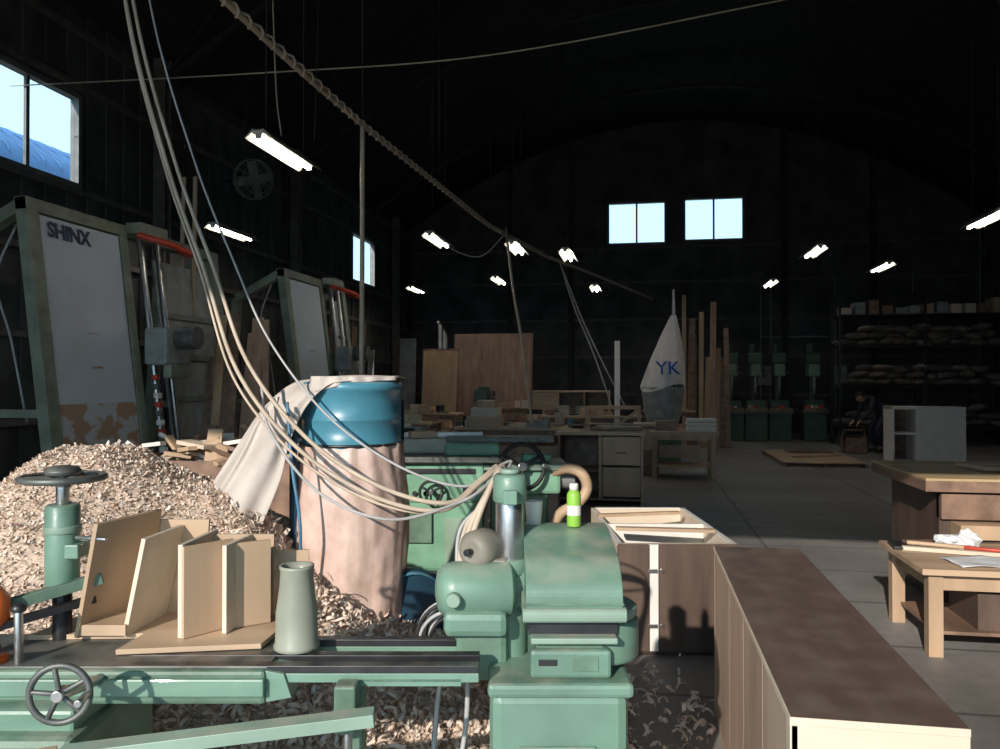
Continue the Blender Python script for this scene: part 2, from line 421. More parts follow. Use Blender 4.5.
b.bx(-.07,-.02,-.168,-.164,.845,.862,BLK); b.bx(.02,.09,-.168,-.164,.83,.87,GRN2)
# curved side guard
b.lathe((.11,-.02,.83),[(.105,0),(.11,.01),(.11,.10),(.105,.11)],GRN,seg=36)
b.lathe((.11,-.02,.94),[(.10,0),(.105,.01),(.105,.03),(.09,.04)],GRNP,seg=36)
b.cyl((.11,-.02,.72),(.11,-.02,.84),.06,IRON)
# base
b.bx(-.20,.17,-.18,.3,.0,.78,GRN,bev=.03); b.bx(-.205,.18,-.2,.32,.77,.808,GRN,bev=.012)
b.polx(rp([(-.26,0),(-.18,.62),(.2,.62),(.36,0)],.02,3),-.18,.16,GRN2)
b.bx(-.12,.08,-.19,-.18,.35,.64,GRN2,bev=.003)
# rear column with steel ram
b.cyl((-.143,.06,.70),(-.143,.06,1.06),.050,GRN,ch=.005); b.cyl((-.143,.06,1.05),(-.143,.06,1.26),.042,STEEL)
b.cyl((-.143,.06,1.04),(-.143,.06,1.085),.058,GRN,ch=.004)
b.cyl((-.143,.06,1.245),(-.143,.06,1.33),.050,GRN,ch=.008); b.cyl((-.143,.06,1.33),(-.143,.06,1.345),.03,GRNP,ch=.004)
b.box((-.143,-.01,1.27),(.04,.03,.04),GRN,bev=.004)
b.bar((-.143,.06,1.0),(.0,.06,1.0),.09,.1,GRN)
# left gear housing
b.lathe((-.345,-.01,1.005),[(.02,-.012),(.055,-.005),(.072,.012),(.08,.04),(.08,.20),(.065,.21)],GRN,axis=(1,.15,0),seg=32)
b.bx(-.33,-.15,-.08,.09,.89,.96,GRN,bev=.02); b.cyl((-.30,-.11,1.0),(-.30,-.08,1.0),.02,GRNP,ch=.004)
b.lathe((-.238,.02,1.115),[(.03,-.035),(.045,-.028),(.056,-.01),(.057,.045),(.045,.06)],BEIGE,axis=(.6,1,0),seg=32)
b.cyl((-.27,-.03,1.115),(-.255,-.01,1.115),.010,DSTEEL)
b.bx(-.27,-.15,.0,.10,1.05,1.09,BEIGE,bev=.01)
b.bx(-.30,-.15,-.03,.10,.75,.92,GRN2,bev=.02)
b.done(bevel=.002)
b=B('spray_can',.225,2.44,C,z=1.161)
b.lathe((0,0,0),[(.019,0),(.0215,.003),(.0215,.095),(.02,.10),(.012,.112)],LIME,seg=28); b.lathe((0,0,.11),[(.014,0),(.014,.018),(.011,.021)],WHITE,seg=20)
b.lathe((0,0,.035),[(.0217,0),(.0217,.03)],WHITE,seg=28,caps=False)
b.done()
b=B('plastic_cup',.105,2.48,C,z=1.161)
b.lathe((0,0,0),[(.022,0),(.028,.07),(.029,.072),(.026,.07),(.021,.006)],WHITE,seg=24); b.done()

# ------------------------------------------------------------ rail clamp machine (left foreground)
b=B('rail_sanding_machine',0,0,C)
b.bx(-1.85,-.60,2.05,2.36,.775,.862,GRN2,bev=.01)
b.poly([(-.62,.775),(-.62,.862),(-.555,.85),(-.535,.79)],2.06,2.34,GRN)
b.bx(-1.85,-.60,2.035,2.055,.80,.845,GRN,bev=.004)
b.bx(-1.85,-.60,2.07,2.34,.860,.866,IRON)
for y in (2.09,2.17,2.30):
    b.bx(-.99,-.055,y-.018,y+.018,.848,.867,RAIL)
    b.bx(-.60,-.055,y-.02,y+.02,.825,.848,GRN)
b.bx(-.36,-.10,2.07,2.32,.815,.835,GRN)
b.bx(-.415,-.36,2.0,2.06,.72,.84,GRN2,bev=.006); b.cyl((-.385,2.03,.64),(-.385,2.03,.74),.012,STEEL); b.box((-.385,2.03,.755),(.075,.06,.04),GRNP,bev=.008)
b.bx(-.40,-.36,2.10,2.17,0,.83,GRN2)
# lower frame
b.bar((-1.02,1.86,.735),(-.30,1.92,.80),.055,.03,GRNP)
b.bx(-1.8,-1.03,1.93,2.4,.45,.74,GRN2,bev=.02); b.bx(-1.7,-1.05,1.95,2.35,.0,.46,GRN2,bev=.02)
b.bx(-1.8,-1.05,1.98,2.3,.70,.79,GRN,bev=.01)
# front handwheel
b.wheel((-1.02,1.86,.877),.066,(.15,-1,0),IRON,STEEL,r=.008,spokes=5)
b.cyl((-1.02,1.86,.877),(-1.02,2.06,.84),.014,STEEL)
# vertical screw column
b.cyl((-1.255,2.3,.86),(-1.255,2.3,1.03),.026,DSTEEL); b.cyl((-1.255,2.3,1.0),(-1.255,2.3,1.25),.046,GRN,ch=.006)
b.cyl((-1.255,2.3,1.17),(-1.255,2.3,1.19),.050,GRNP); b.cyl((-1.255,2.3,1.25),(-1.255,2.3,1.33),.018,STEEL)
b.wheel((-1.255,2.3,1.325),.108,(0,0,1),IRON,IRON,r=.010,spokes=3,handle=False); b.lathe((-1.255,2.3,1.335),[(.045,0),(.05,.01),(.04,.022),(.015,.026)],IRON)
b.bx(-1.23,-1.19,2.26,2.33,1.10,1.14,GRN,bev=.004); b.cyl((-1.20,2.27,1.16),(-1.10,2.24,1.16),.006,STEEL)
b.bar((-1.42,2.18,.97),(-1.14,2.3,1.04),.04,.03,GRN2); b.bar((-1.42,2.1,.93),(-1.16,2.3,.98),.03,.02,DSTEEL)
b.cyl((-1.26,2.1,.86),(-1.26,2.1,1.0),.011,STEEL); b.lathe((-1.26,2.1,1.0),[(.018,0),(.02,.01),(.012,.02)],DSTEEL)
b.cyl((-1.40,2.1,.86),(-1.40,2.1,1.0),.02,GRNP)
b.lathe((-1.37,2.16,.93),[(.03,0),(.045,.03),(.045,.09),(.02,.12)],ORG); b.box((-1.34,2.1,.875),(.08,.05,.02),ORG)
b.cyl((-1.5,2.05,.88),(-1.28,2.05,.92),.012,BLK)
b.done(bevel=.0015)
b=B('timber_block',-1.14,1.80,C,z=0)
b.box((0,-.05,.735),(.30,.14,.035),PLYX,rot=(0,0,25)); b.box((-.02,0,.70),(.22,.12,.03),PLYX,rot=(0,0,10)); b.bx(-.12,.0,-.04,.04,0,.69,PLY)
b.done(bevel=.001)

# drawer boxes on rails
b=B('drawer_box_frames',0,.10,C,z=-.045)
def panel(p0,p1,p2,th,m):
    p0,p1,p2=Vector(p0),Vector(p1),Vector(p2); n=(p1-p0).cross(p2-p0).normalized()*th
    P=[p0,p1,p1+p2-p0,p2]; A=[b.bm.verts.new(p) for p in P]; D=[b.bm.verts.new(p+n) for p in P]; i=b.mi(m)
    b.bm.faces.new(A).material_index=i; b.bm.faces.new(D[::-1]).material_index=i
    for k in range(4): b.bm.faces.new((A[k],D[k],D[(k+1)%4],A[(k+1)%4])).material_index=i
panel((-1.34,2.18,.912),(-.90,2.20,.912),(-1.29,2.42,.912),.014,PLYX)
panel((-1.03,2.05,.914),(-.655,2.10,.914),(-1.00,2.34,.914),.014,PLYX)
panel((-1.20,2.16,.926),(-1.13,2.42,.926),(-1.135,2.14,1.25),.013,PLY)
panel((-1.13,2.42,.926),(-.93,2.42,.926),(-1.11,2.42,1.215),.012,PLYX)
panel((-1.07,2.17,.926),(-1.05,2.40,.926),(-1.02,2.18,1.20),.013,PLYL)
panel((-.90,2.14,.93),(-.885,2.38,.93),(-.90,2.14,1.19),.014,PLYL)
panel((-.885,2.36,.93),(-.69,2.36,.93),(-.885,2.36,1.18),.013,PLYX)
panel((-.89,2.14,.93),(-.79,2.26,.93),(-.89,2.14,1.185),.013,PLY)
panel((-.79,2.18,.93),(-.765,2.36,.93),(-.79,2.18,1.18),.013,PLYL)
panel((-.78,2.24,.93),(-.69,2.30,.93),(-.78,2.24,1.175),.013,PLY)
panel((-.70,2.40,.93),(-.60,2.42,.93),(-.70,2.40,1.12),.012,PLYX)
b.box((-1.12,2.23,.945),(.13,.14,.03),PLY)
b.done(bevel=.0008)
b=B('plastic_pipe_reducer',-.56,2.21,C,z=.868)
b.lathe((0,0,0),[(.058,0),(.062,.004),(.062,.012),(.058,.02),(.056,.10),(.046,.175),(.044,.215),(.047,.22),(.047,.228),(.040,.228),(.040,.20),(.05,.1),(.05,.01)],PVC,seg=36)
b.done()

# ------------------------------------------------------------ shavings heap
KX=[(-4.2,.25),(-3.5,.7),(-2.6,1.02),(-2.2,1.22),(-1.9,1.23),(-1.4,1.03),(-1.2,.92),(-.95,.62),(-.6,.38),(-.2,.2),(.2,.10),(.55,.0)]
KY=[(1.7,.0),(2.2,.16),(2.8,.45),(3.4,.78),(3.9,.99),(4.2,1.0),(4.7,.85),(5.3,.45),(6.0,0)]
def interp(K,t):
    if t<=K[0][0]: return K[0][1]
    for (a,x),(c,y) in zip(K,K[1:]):
        if t<=c:
            s=(t-a)/(c-a); s=s*.6+(s*s*(3-2*s))*.4
            return x+(y-x)*s
    return K[-1][1]
from mathutils import noise as mn
def H(x,y):
    h=interp(KX,x)*interp(KY,y)
    e=min(1,h/.1)
    h+=e*(.07*mn.noise(Vector((x*1.7,y*1.7,0)))+.03*mn.noise(Vector((x*6,y*6,3)))+.012*mn.noise(Vector((x*22,y*22,5))))
    return max(h,-.02)
b=B('wood_shavings_heap',0,0,C)
b.grid(lambda u,v:Vector((-4.2+4.8*u,1.7+4.3*v,H(-4.2+4.8*u,1.7+4.3*v))),190,170,DUST)
ids=[b.mi(m) for m in (FL1,FL2,FL3,FLG)]
cnt=0
while cnt<48000:
    x=random.uniform(-3.0,.6); y=random.uniform(2.0,4.6)
    h=H(x,y)
    if h<.01 and random.random()<.6: continue
    cnt+=1
    L_=random.uniform(.005,.014); w=random.uniform(.003,.007)
    if random.random()<.10: L_*=2.0
    q=Euler((random.uniform(-.8,.8),random.uniform(-.8,.8),random.uniform(0,6.3))).to_quaternion()
    c=Vector((x,y,max(h,0)+random.uniform(.0,.008)))
    k=random.uniform(.2,.8)*L_
    pts=[(-L_/1,-w,k),(-L_/1,w,k),(-L_*.35,w,0),(-L_*.35,-w,0),(L_*.35,w,0),(L_*.35,-w,0),(L_,w,k),(L_,-w,k)]
    V=[b.bm.verts.new(c+q@Vector(p)) for p in pts]
    i=random.choices(ids,(5,5,1.5,2.5))[0]
    for f in ((0,1,2,3),(3,2,4,5),(5,4,6,7)):
        ff=b.bm.faces.new([V[j] for j in f]); ff.material_index=i
def curls(b,n,x0,x1,y0,y1,flat,ids):
    for _ in range(n):
        x=random.uniform(x0,x1); y=random.uniform(y0,y1); h=0 if flat else max(H(x,y),0)
        n_=random.randint(5,10); R_=random.uniform(.008,.024); w=random.uniform(.004,.011); st=random.uniform(.3,.75); pit=random.uniform(-.004,.01)
        q=Euler((random.uniform(-1.2,1.2),random.uniform(-1.2,1.2),random.uniform(0,6.3))).to_quaternion(); c=Vector((x,y,h+R_*.7)); i=random.choice(ids)
        pv=None
        for k in range(n_):
            a=k*st; rr_=R_*(1+.12*k)
            v0=b.bm.verts.new(c+q@Vector((rr_*math.cos(a),-w+pit*k,rr_*math.sin(a)))); v1=b.bm.verts.new(c+q@Vector((rr_*math.cos(a),w+pit*k,rr_*math.sin(a))))
            if pv:
                f=b.bm.faces.new((pv[0],pv[1],v1,v0)); f.material_index=i; f.smooth=True
            pv=(v0,v1)
curls(b,2600,-1.3,.15,2.4,4.1,False,[ids[0],ids[1],ids[3]])
b.done()
b=B('scattered_shavings',0,0,C)
i3=[b.mi(m) for m in (FL1,FL2,FLG)]
curls(b,260,.35,1.0,2.6,4.5,True,i3)
curls(b,120,-.4,1.2,4.6,6.2,True,i3)
b.done()

# ------------------------------------------------------------ dust collector
b=B('dust_collector',-.795,4.30,C)
b.lathe((0,0,0),[(.262,1.26),(.268,1.265),(.268,1.285),(.262,1.29),(.262,1.40),(.266,1.405),(.262,1.41),(.262,1.55),(.27,1.555),(.27,1.585),(.255,1.60),(.0,1.62)],BLUE,seg=48,caps=False)
def bagr(z): 
    return .268+.03*math.sin((z-.2)/1.1*math.pi)
def bagf(u,v):
    z=.22+1.06*v; a=2*math.pi*u
    r=bagr(z)*(1-.35*max(0,(.12-v)/.12)**2)
    r+=.014*mn.noise(Vector((math.cos(a)*2.2,math.sin(a)*2.2,z*2.6)))+.007*math.sin(a*17+3*mn.noise(Vector((a,z*3,0))))*(v**3)
    r+=.012*mn.noise(Vector((math.cos(a)*6,math.sin(a)*6,z*5)))
    return Vector((r*math.cos(a),r*math.sin(a),z))
b.grid(bagf,96,60,BAG)
b.ring((0,0,1.275),.272,.008,DSTEEL,rs=6)
b.lathe((0,0,0),[(.0,.2),(.2,.21),(.22,.24)],BAG,caps=False)
for a in (100,200):
    ca,sa=math.cos(math.radians(a)),math.sin(math.radians(a)); rr_=.31
    b.cyl((rr_*ca,rr_*sa,0),(rr_*ca,rr_*sa,1.5),.014,BLUED)
    b.cyl((.26*ca,.26*sa,1.48),(rr_*ca,rr_*sa,1.48),.012,BLUED)
b.cyl((.24,.22,0),(.24,.22,1.5),.014,BLUED)
b.cyl((-.262,-.16,.45),(-.262,-.16,1.42),.009,BCAB)
b.lathe((.30,.02,.38),[(.0,-.08),(.20,-.08),(.215,-.07),(.215,.07),(.20,.08),(0,.08)],BLUED,axis=(.45,-1,.1),seg=40,caps=False)
b.lathe((.335,-.06,.38),[(.20,-.01),(.215,.0),(.20,.01)],BLUE,axis=(.45,-1,.1),seg=40,caps=False)
b.cyl((.30,.05,0.0),(.30,.05,.3),.05,BLUED); b.bx(-.05,.5,-.1,.2,.0,.05,BLUED)
b.done()
# canvas sheet draped over drum
b=B('canvas_sheet',0,0,C)
O=[(-.53,4.52,1.625),(-.72,4.56,1.63),(-.93,4.55,1.61),(-1.12,4.42,1.60),(-1.27,4.30,1.46),(-1.38,4.22,1.27),(-1.50,4.15,1.06)]
I=[(-.54,4.22,1.635),(-.72,4.06,1.62),(-.86,4.00,1.60),(-.975,3.99,1.48),(-1.05,3.98,1.31),(-1.09,3.95,1.12),(-1.17,3.90,.90)]
def cr_(P,t):
    n=len(P)-1; k=min(int(t*n),n-1); s=t*n-k; P=[Vector(p) for p in P]
    a,bb,c,d=P[max(k-1,0)],P[k],P[k+1],P[min(k+2,n)]
    return .5*((2*bb)+(c-a)*s+(2*a-5*bb+4*c-d)*s*s+(3*bb-a-3*c+d)*s**3)
def clf(u,v):
    p=cr_(O,u).lerp(cr_(I,u),v)
    bul=math.sin(math.pi*v)
    p+=Vector((-.04,-.06,.03))*bul*min(1,u*2)
    p+=Vector((.3,-1,.2))*(.022*math.sin(v*16+u*3+2*mn.noise(Vector((u*3,v*3,1))))*min(1,u*1.6)+.02*mn.noise(Vector((u*6,v*5,2))))
    if v>.93: p+=Vector((0,.01,-.01))
    return p
b.grid(clf,60,36,CANV)
b.grid(lambda u,v:Vector((-.54-.42*u,4.21-.17*math.sin(u*1.9)+.0-.015*v-.008*math.sin(u*30),1.63-.0*u-v*(.02+.07*u**2))),30,6,CANV)
b.done(solid=.004)

# ------------------------------------------------------------ planer (green, mid)
b=B('thickness_planer',-.50,6.8,C)
b.bx(-.37,.36,-.3,.35,.06,.80,GRNB,bev=.03); b.bx(-.42,.42,-.35,.4,0,.07,DSTEEL)
b.bx(-.38,.37,-.32,.35,.62,.95,GRNB,bev=.02)
b.bx(-.30,-.05,-.335,-.32,.30,.55,GRN2,bev=.006); b.bx(.05,.28,-.335,-.32,.12,.5,GRNP,bev=.006)
b.bx(-.33,.30,-.34,-.32,.86,.90,DSTEEL); b.box((.25,-.34,.72),(.10,.03,.08),DSTEEL)
for k in range(3): b.cyl((-.28+.09*k,-.345,.70),(-.28+.09*k,-.32,.70),.02,RED if k==0 else BLK,seg=12)
b.bx(-.40,.5,-.4,.4,.95,1.0,IRON,bev=.01); b.bx(-.42,.1,-.1,.32,1.0,1.13,CREAM,bev=.02)
b.box((-.1,.1,1.15),(.9,.1,.04),STEEL,rot=(0,0,8)); b.box((.5,0,1.12),(.9,.28,.04),IRON)
b.box((-.15,-.05,1.16),(.22,.16,.05),PLYX,rot=(0,0,15)); b.bx(.05,.5,-.3,.3,1.0,1.10,GRNB,bev=.02)
b.bx(.36,1.0,-.25,.25,.68,.88,GRNB,bev=.03); b.bx(.42,.9,-.2,.2,.0,.68,GRN2,bev=.03); b.bx(.3,1.05,-.3,.3,.88,.93,GRNP,bev=.01)
b.wheel((.68,-.36,.92),.18,(.2,-1,.15),BLK,STEEL,r=.018,spokes=3); b.cyl((.68,-.36,.92),(.68,-.2,.9),.03,STEEL)
b.wheel((-.05,-.42,.72),.09,(0,-1,0),BLK,IRON,r=.012,spokes=3); b.cyl((-.05,-.42,.72),(-.05,-.3,.72),.02,STEEL)
b.box((.8,-.1,.97),(.25,.2,.07),GRNB,bev=.02); b.cyl((.95,-.1,.80),(1.12,-.1,.80),.09,GREY)
b.done(bevel=.003)
b=B('flexible_dust_hose',0,0,C)
cp=[(.42,6.6,.85),(.55,6.5,.90),(.66,6.45,.86),(.70,6.45,.74),(.62,6.45,.62),(.48,6.5,.52),(.42,6.6,.3),(.45,6.7,.06)]
b.tube(cp,.042,PLYX,seg=16,sub=14,rf=lambda k:.042+(.005 if k%2 else -.003)); b.done()

def desk(name,x,y,w,d,h,rot=0,front=True):
    b=B(name,x,y,rot)
    b.bx(-w/2-.03,w/2+.03,-.02,d,h-.04,h,PLYX); b.bx(-w/2,-w/2+.03,0,d,0,h-.04,PLYD); b.bx(w/2-.03,w/2,0,d,0,h-.04,PLY)
    b.bx(-w/2,w/2,d-.03,d,0,h-.04,PLYD); b.bx(-w/2+.03,w/2-.03,.01,d-.03,.06,.09,PLYD)
    b.bx(-.02,.02,.02,d,.06,h-.04,PLY)
    b.bx(.03,w/2-.04,0,.02,h*.55,h-.06,PLY); b.bx(.03,w/2-.04,0,.02,h*.12,h*.52,PLY); b.box((w/4,-.012,h*.72),(.12,.02,.015),DSTEEL)
    b.bx(-w/2+.03,-.02,.02,d-.03,h*.45,h*.45+.02,PLYD)
    return b
b=desk('wooden_desk',1.30,10.4,1.10,.7,.95,0)
for k in range(6): b.box((random.uniform(-.4,.4),.35,.965+.015*k),(random.uniform(.4,.9),.1,.015),random.choice((PLYX,PLYL,PLYD)),rot=(0,0,random.uniform(-25,25)))
b.done()

def table(b,cx,cy,w,d,h,top=PLYX,leg=PLY,tt=.04,lw=.07,shelf=False):
    b.bx(cx-w/2,cx+w/2,cy-d/2,cy+d/2,h-tt,h,top)
    for sx in (-1,1):
        for sy in (-1,1): b.bx(cx+sx*(w/2-lw*1.1)-lw/2,cx+sx*(w/2-lw*1.1)+lw/2,cy+sy*(d/2-lw*1.1)-lw/2,cy+sy*(d/2-lw*1.1)+lw/2,0,h-tt,leg)
    for sy in (-1,1): b.bx(cx-w/2+lw,cx+w/2-lw,cy+sy*(d/2-lw*1.1)-.015,cy+sy*(d/2-lw*1.1)+.015,h-tt-.1,h-tt,leg)
    for sx in (-1,1): b.bx(cx+sx*(w/2-lw*1.1)-.015,cx+sx*(w/2-lw*1.1)+.015,cy-d/2+lw,cy+d/2-lw,h-tt-.1,h-tt,leg)
    if shelf: b.bx(cx-w/2+lw,cx+w/2-lw,cy-d/2+lw*1.2,cy+d/2-lw*1.2,h*.25,h*.25+.025,leg)
b=B('wooden_table',3.1,13.6,0)
table(b,0,0,1.1,.9,.78,PLYX,PLY,shelf=True)
for k in range(6): b.bx(.05+.01*(k%3),.52+.012*(k%2),-.35,.1,.78+.035*k,.81+.035*k,WHITE if k%2 else PLYL)
b.bx(-.45,-.1,-.2,.2,.78,.95,PLYD); b.bx(-.45,.3,.2,.35,.3,.5,PLY)
b.done()
b=B('side_cabinet',2.55,13.9,0); b.bx(-.2,.2,-.3,.3,0,.85,PLYD); b.bx(-.17,.17,-.32,-.3,.45,.8,PLY); b.bx(-.17,.17,-.32,-.3,.06,.42,PLYD); b.bx(-.23,.23,-.34,.33,.85,.89,PLYX); b.done(bevel=.004)
b=B('sawhorse_frame',2.15,15.0,0)
for x in (-.5,.45):
    for y in (-.3,.3): b.bx(x-.03,x+.03,y-.03,y+.03,0,1.15,PLY)
    b.bx(x-.03,x+.03,-.3,.3,1.1,1.15,PLY); b.bx(x-.03,x+.03,-.3,.3,.4,.45,PLY)
b.bx(-.5,.45,-.33,-.27,1.1,1.15,PLY); b.bx(-.5,.45,.27,.33,1.1,1.15,PLY); b.bx(-.5,.45,-.33,-.27,.55,.6,PLY); b.bar((-.5,-.33,.4),(.45,-.33,1.1),.03,.05,PLY); b.done()

def clutter(b,cx,cy,w,d,h,n,big=.4):
    for k in range(n):
        sx=random.uniform(.08,big); sy=random.uniform(.06,.25); sz=random.uniform(.02,.2)
        x=random.uniform(cx-w/2+.1,cx+w/2-.1); y=random.uniform(cy-d/2+.1,cy+d/2-.1)
        b.box((x,y,h+sz/2),(sx,sy,sz),random.choice((PLYX,PLYL,PLYD,PLY,GREY,DSTEEL,CREAM)),rot=(0,0,random.uniform(-30,30)))
for (x,y,w,d,h,rt) in ((.25,13.6,1.9,.9,.85,0),(1.8,17.0,2.4,1.0,.9,0),(-1.9,14.5,1.6,.9,.9,0),(1.2,20.5,3.0,1.0,.95,0),(-1.6,18.3,1.4,.8,.9,0),(4.2,20.0,1.3,.8,.9,0),(-1.45,9.6,1.5,.8,.95,0)):
    b=B('workbench',x,y,rt); table(b,0,0,w,d,h,PLYX,PLYD,shelf=True); clutter(b,0,0,w,d,h,18); 
    b.bx(-w/2+.1,-w/2+.6,-d/2+.1,d/2-.1,0.26,.6,PLYD); b.bx(.1,w/2-.15,-d/2+.1,d/2-.2,0.26,.55,PLY)
    b.done()
b=B('cabinet_carcass',1.7,19.0,0)
b.bx(-.9,.9,-.3,.3,0,.04,PLY); b.bx(-.9,.9,-.3,.3,1.36,1.40,PLYX)
for x in (-.9,-.3,.3,.87): b.bx(x,x+.03,-.3,.3,.04,1.36,PLY)
b.bx(-.87,.87,.27,.3,.04,1.36,PLYD); b.bx(-.87,.87,-.28,.27,.7,.72,PLY); b.bx(-.87,-.3,-.31,-.29,.75,1.34,PLYX); b.done()
b=B('box_stack',-.25,13.4,0,z=.855)
b.bx(-.28,.28,-.2,.2,0,.18,PLYX); b.bx(-.2,.25,-.2,.2,.18,.32,PLYL); b.bx(-.1,.2,-.18,.2,.32,.44,PLY); b.done(bevel=.004)
b=B('paint_tin_group',1.0,13.5,0,z=.855)
for (x,y,r,h,m) in ((-.2,0,.06,.15,GREY),(0,.05,.08,.2,CREAM),(.2,-.05,.05,.12,BLUE)): b.lathe((x,y,0),[(r,0),(r,h-.01),(r+.004,h-.005),(r,h)],m,seg=20)
b.done()
b=B('bandsaw_machine',-3.3,14.6,0)
b.bx(-.3,.3,-.25,.25,0,.5,GRN2,bev=.02); b.bx(-.45,.45,-.4,.4,.9,.95,IRON); b.bx(-.2,.2,-.15,.2,.5,.9,GRN2); b.bx(-.4,-.22,-.12,.12,.5,1.9,GRN2,bev=.03)
b.lathe((.0,-.1,1.85),[(.0,-.06),(.36,-.06),(.38,-.04),(.38,.06),(0,.08)],GRN2,axis=(0,1,0),caps=False,seg=32); b.done(bevel=.003)
b=B('mortising_machine',-.35,16.0,0)
b.bx(-.3,.3,-.3,.3,0,.75,GRN2,bev=.02); b.bx(-.5,.5,-.25,.25,.75,.82,IRON); b.bx(-.1,.1,.05,.25,.82,1.5,GRND,bev=.02); b.bx(-.14,.14,-.2,.2,1.2,1.45,GRND,bev=.03); b.cyl((0,-.1,1.0),(0,-.1,1.2),.03,STEEL); b.wheel((.25,-.1,1.3),.13,(1,0,0),BLK,STEEL); b.done(bevel=.003)

def leaning(name,x,y,w,h,m,rot=0,lean=.35,n=1,frame=False):
    b=B(name,x,y,rot)
    for k in range(n):
        b.bar((0,-.04*k,0),(0,lean-.04*k,h-.06*k),w-.05*k,.02,m[k%len(m)],up=(0,1,0))
        if frame:
            for s in (-1,1): b.bar((s*(w/2-.03),-.02,0),(s*(w/2-.03),lean-.02,h),.05,.03,PLYD,up=(0,1,0))
    return b
leaning('plywood_sheet',-.25,22.0,2.25,2.95,[PINKW],frame=True).done()
leaning('veneered_panel',-1.65,21.3,1.0,2.5,[PLYD,PLY],n=2).done()
leaning('grey_board',-2.35,20.0,.42,2.7,[GREY],lean=.2).done()
leaning('white_board',2.40,16.4,.11,2.45,[WHITE],lean=.15).done()
b=B('lumber_stack',5.05,19.5,0)
for k in range(9):
    x=-.55+.13*k; hh=random.uniform(2.2,3.8); b.bar((x,random.uniform(-.1,.1),0),(x+random.uniform(.0,.15),.5,hh),random.uniform(.07,.16),.03,random.choice((PLY,PLYD,PINKW)),up=(0,1,0))
b.done()
b=B('leaning_planks',-3.45,10.0,0)
for k in range(9):
    x=-.5+.14*k; hh=random.uniform(1.9,2.6) if k>1 else 4.3; b.bar((x,-.2+random.uniform(-.1,.1),0),(x-.2+random.uniform(-.1,.1),.4,hh),random.uniform(.09,.17) if k>1 else .05,.03,random.choice((PLY,PLYD,PINKW)),up=(0,1,0))
b.done()
b=B('timber_offcut_rack',-3.55,17.5,0)
for k in range(7):
    x=-.5+.2*k; hh=random.uniform(1.7,3.2); b.bar((x,0,0),(x-.1,.5,hh),random.uniform(.1,.2),.03,random.choice((PLY,PLYD,GREY)),up=(0,1,0))
b.done()

# filter bag machine
b=B('bag_filter_dust_extractor',3.25,16.0,0)
b.bx(-.35,.35,-.35,.35,0,.5,GRN2,bev=.03); b.lathe((0,0,.5),[(.2,0),(.3,.2),(.36,.5),(.42,.95),(.44,1.0)],GREY,seg=32)
def conef(u,v):
    a=2*math.pi*u; r=(.44*(1-v)+.05*v)*(1+.08*math.sin(a*7+v*4)*(.3+v))+.04*math.sin(v*math.pi)
    return Vector((r*math.cos(a)+.22*v,r*math.sin(a),1.48+1.45*v-.08*math.sin(a*2)*(1-v)))
b.grid(conef,64,24,WBAG); b.cyl((.22,0,2.85),(.22,0,3.45),.035,WBAG,r2=.02)
b.cyl((.22,0.0,0),(.22,0.0,3.3),.02,DSTEEL)
ob=b.done()
tx=bpy.data.curves.new('print','FONT'); tx.body='YK'; tx.size=.38; tx.extrude=.01; tx.align_x='CENTER'
to=bpy.data.objects.new('blue_lettering',tx); bpy.context.collection.objects.link(to); tx.materials.append(BLUEP)
to.parent=ob; to.location=(.1,-.46,1.75); to.rotation_euler=(math.radians(75),0,math.radians(14))

# drill press row
for k,(x) in enumerate((6.35,7.0,7.65,8.6)):
    b=B('drill_press',x,22.0,0)
    b.bx(-.3,.3,-.35,.35,0,.75,GRND,bev=.02); b.bx(-.34,.34,-.42,.35,.75,.82,IRON); b.bx(-.25,.25,-.3,.1,.82,1.1,GRND,bev=.02)
    b.cyl((0,.15,.8),(0,.15,2.2),.06,IRON); b.bx(-.15,.15,-.3,.3,1.75,2.1,GRN2,bev=.04); b.bx(-.2,.2,-.2,.35,2.1,2.4,GRND,bev=.05)
    b.cyl((0,-.2,1.45),(0,-.2,1.76),.04,STEEL); b.cyl((0,-.2,1.3),(0,-.2,1.46),.02,STEEL); b.wheel((.22,-.15,1.85),.14,(1,0,0),DSTEEL,STEEL,spokes=3); b.cyl((-.05,.1,2.4),(-.05,.1,2.65),.09,GRND)
    b.bx(-.3,.3,-.45,-.2,.82,.9,PLYD)
    for j in range(4): b.box((random.uniform(-.2,.2),-.3,.93),(random.uniform(.06,.2),.1,random.uniform(.04,.12)),random.choice((PLYX,RED,CREAM,WHITE)))
    b.done(bevel=.003)

# storage rack with sacks
b=B('storage_rack',10.6,20.2,0)
for x in (-2.0,0,2.0):
    for y in (-.4,.4): b.bx(x-.03,x+.03,y-.03,y+.03,0,3.9,DSTEEL)
for z in (.5,1.5,2.5,3.3): b.bx(-2.0,2.0,-.43,.43,z-.04,z,DSTEEL)
for k in range(12):
    x=-1.8+.32*k; h_=random.uniform(.15,.4); b.bx(x-.12,x+.12,-.3,.2,3.3,3.3+h_,random.choice((PLYD,PLY,GREY,PLYL)))
b.done()
b=B('sack_pile',10.6,20.1,0,z=0)
for z,n in ((1.5,9),(2.5,9),(.5,8)):
    for lay in range(3):
        for k in range(n-lay):
            cx=-1.75+3.5*(k+.5*lay)/(n-1)+random.uniform(-.06,.06)
            b.lathe((cx,random.uniform(-.06,.06),z+.10+.17*lay),[(.0,-.35),(.12,-.33),(.2,-.2),(.22,0),(.2,.2),(.12,.33),(0,.35)],SACK,axis=(1 if (k+lay)%3==0 else random.uniform(-.3,.3),.5,random.uniform(-.12,.12)),seg=10,caps=False,sx=1.0,sy=.46)
b.done()

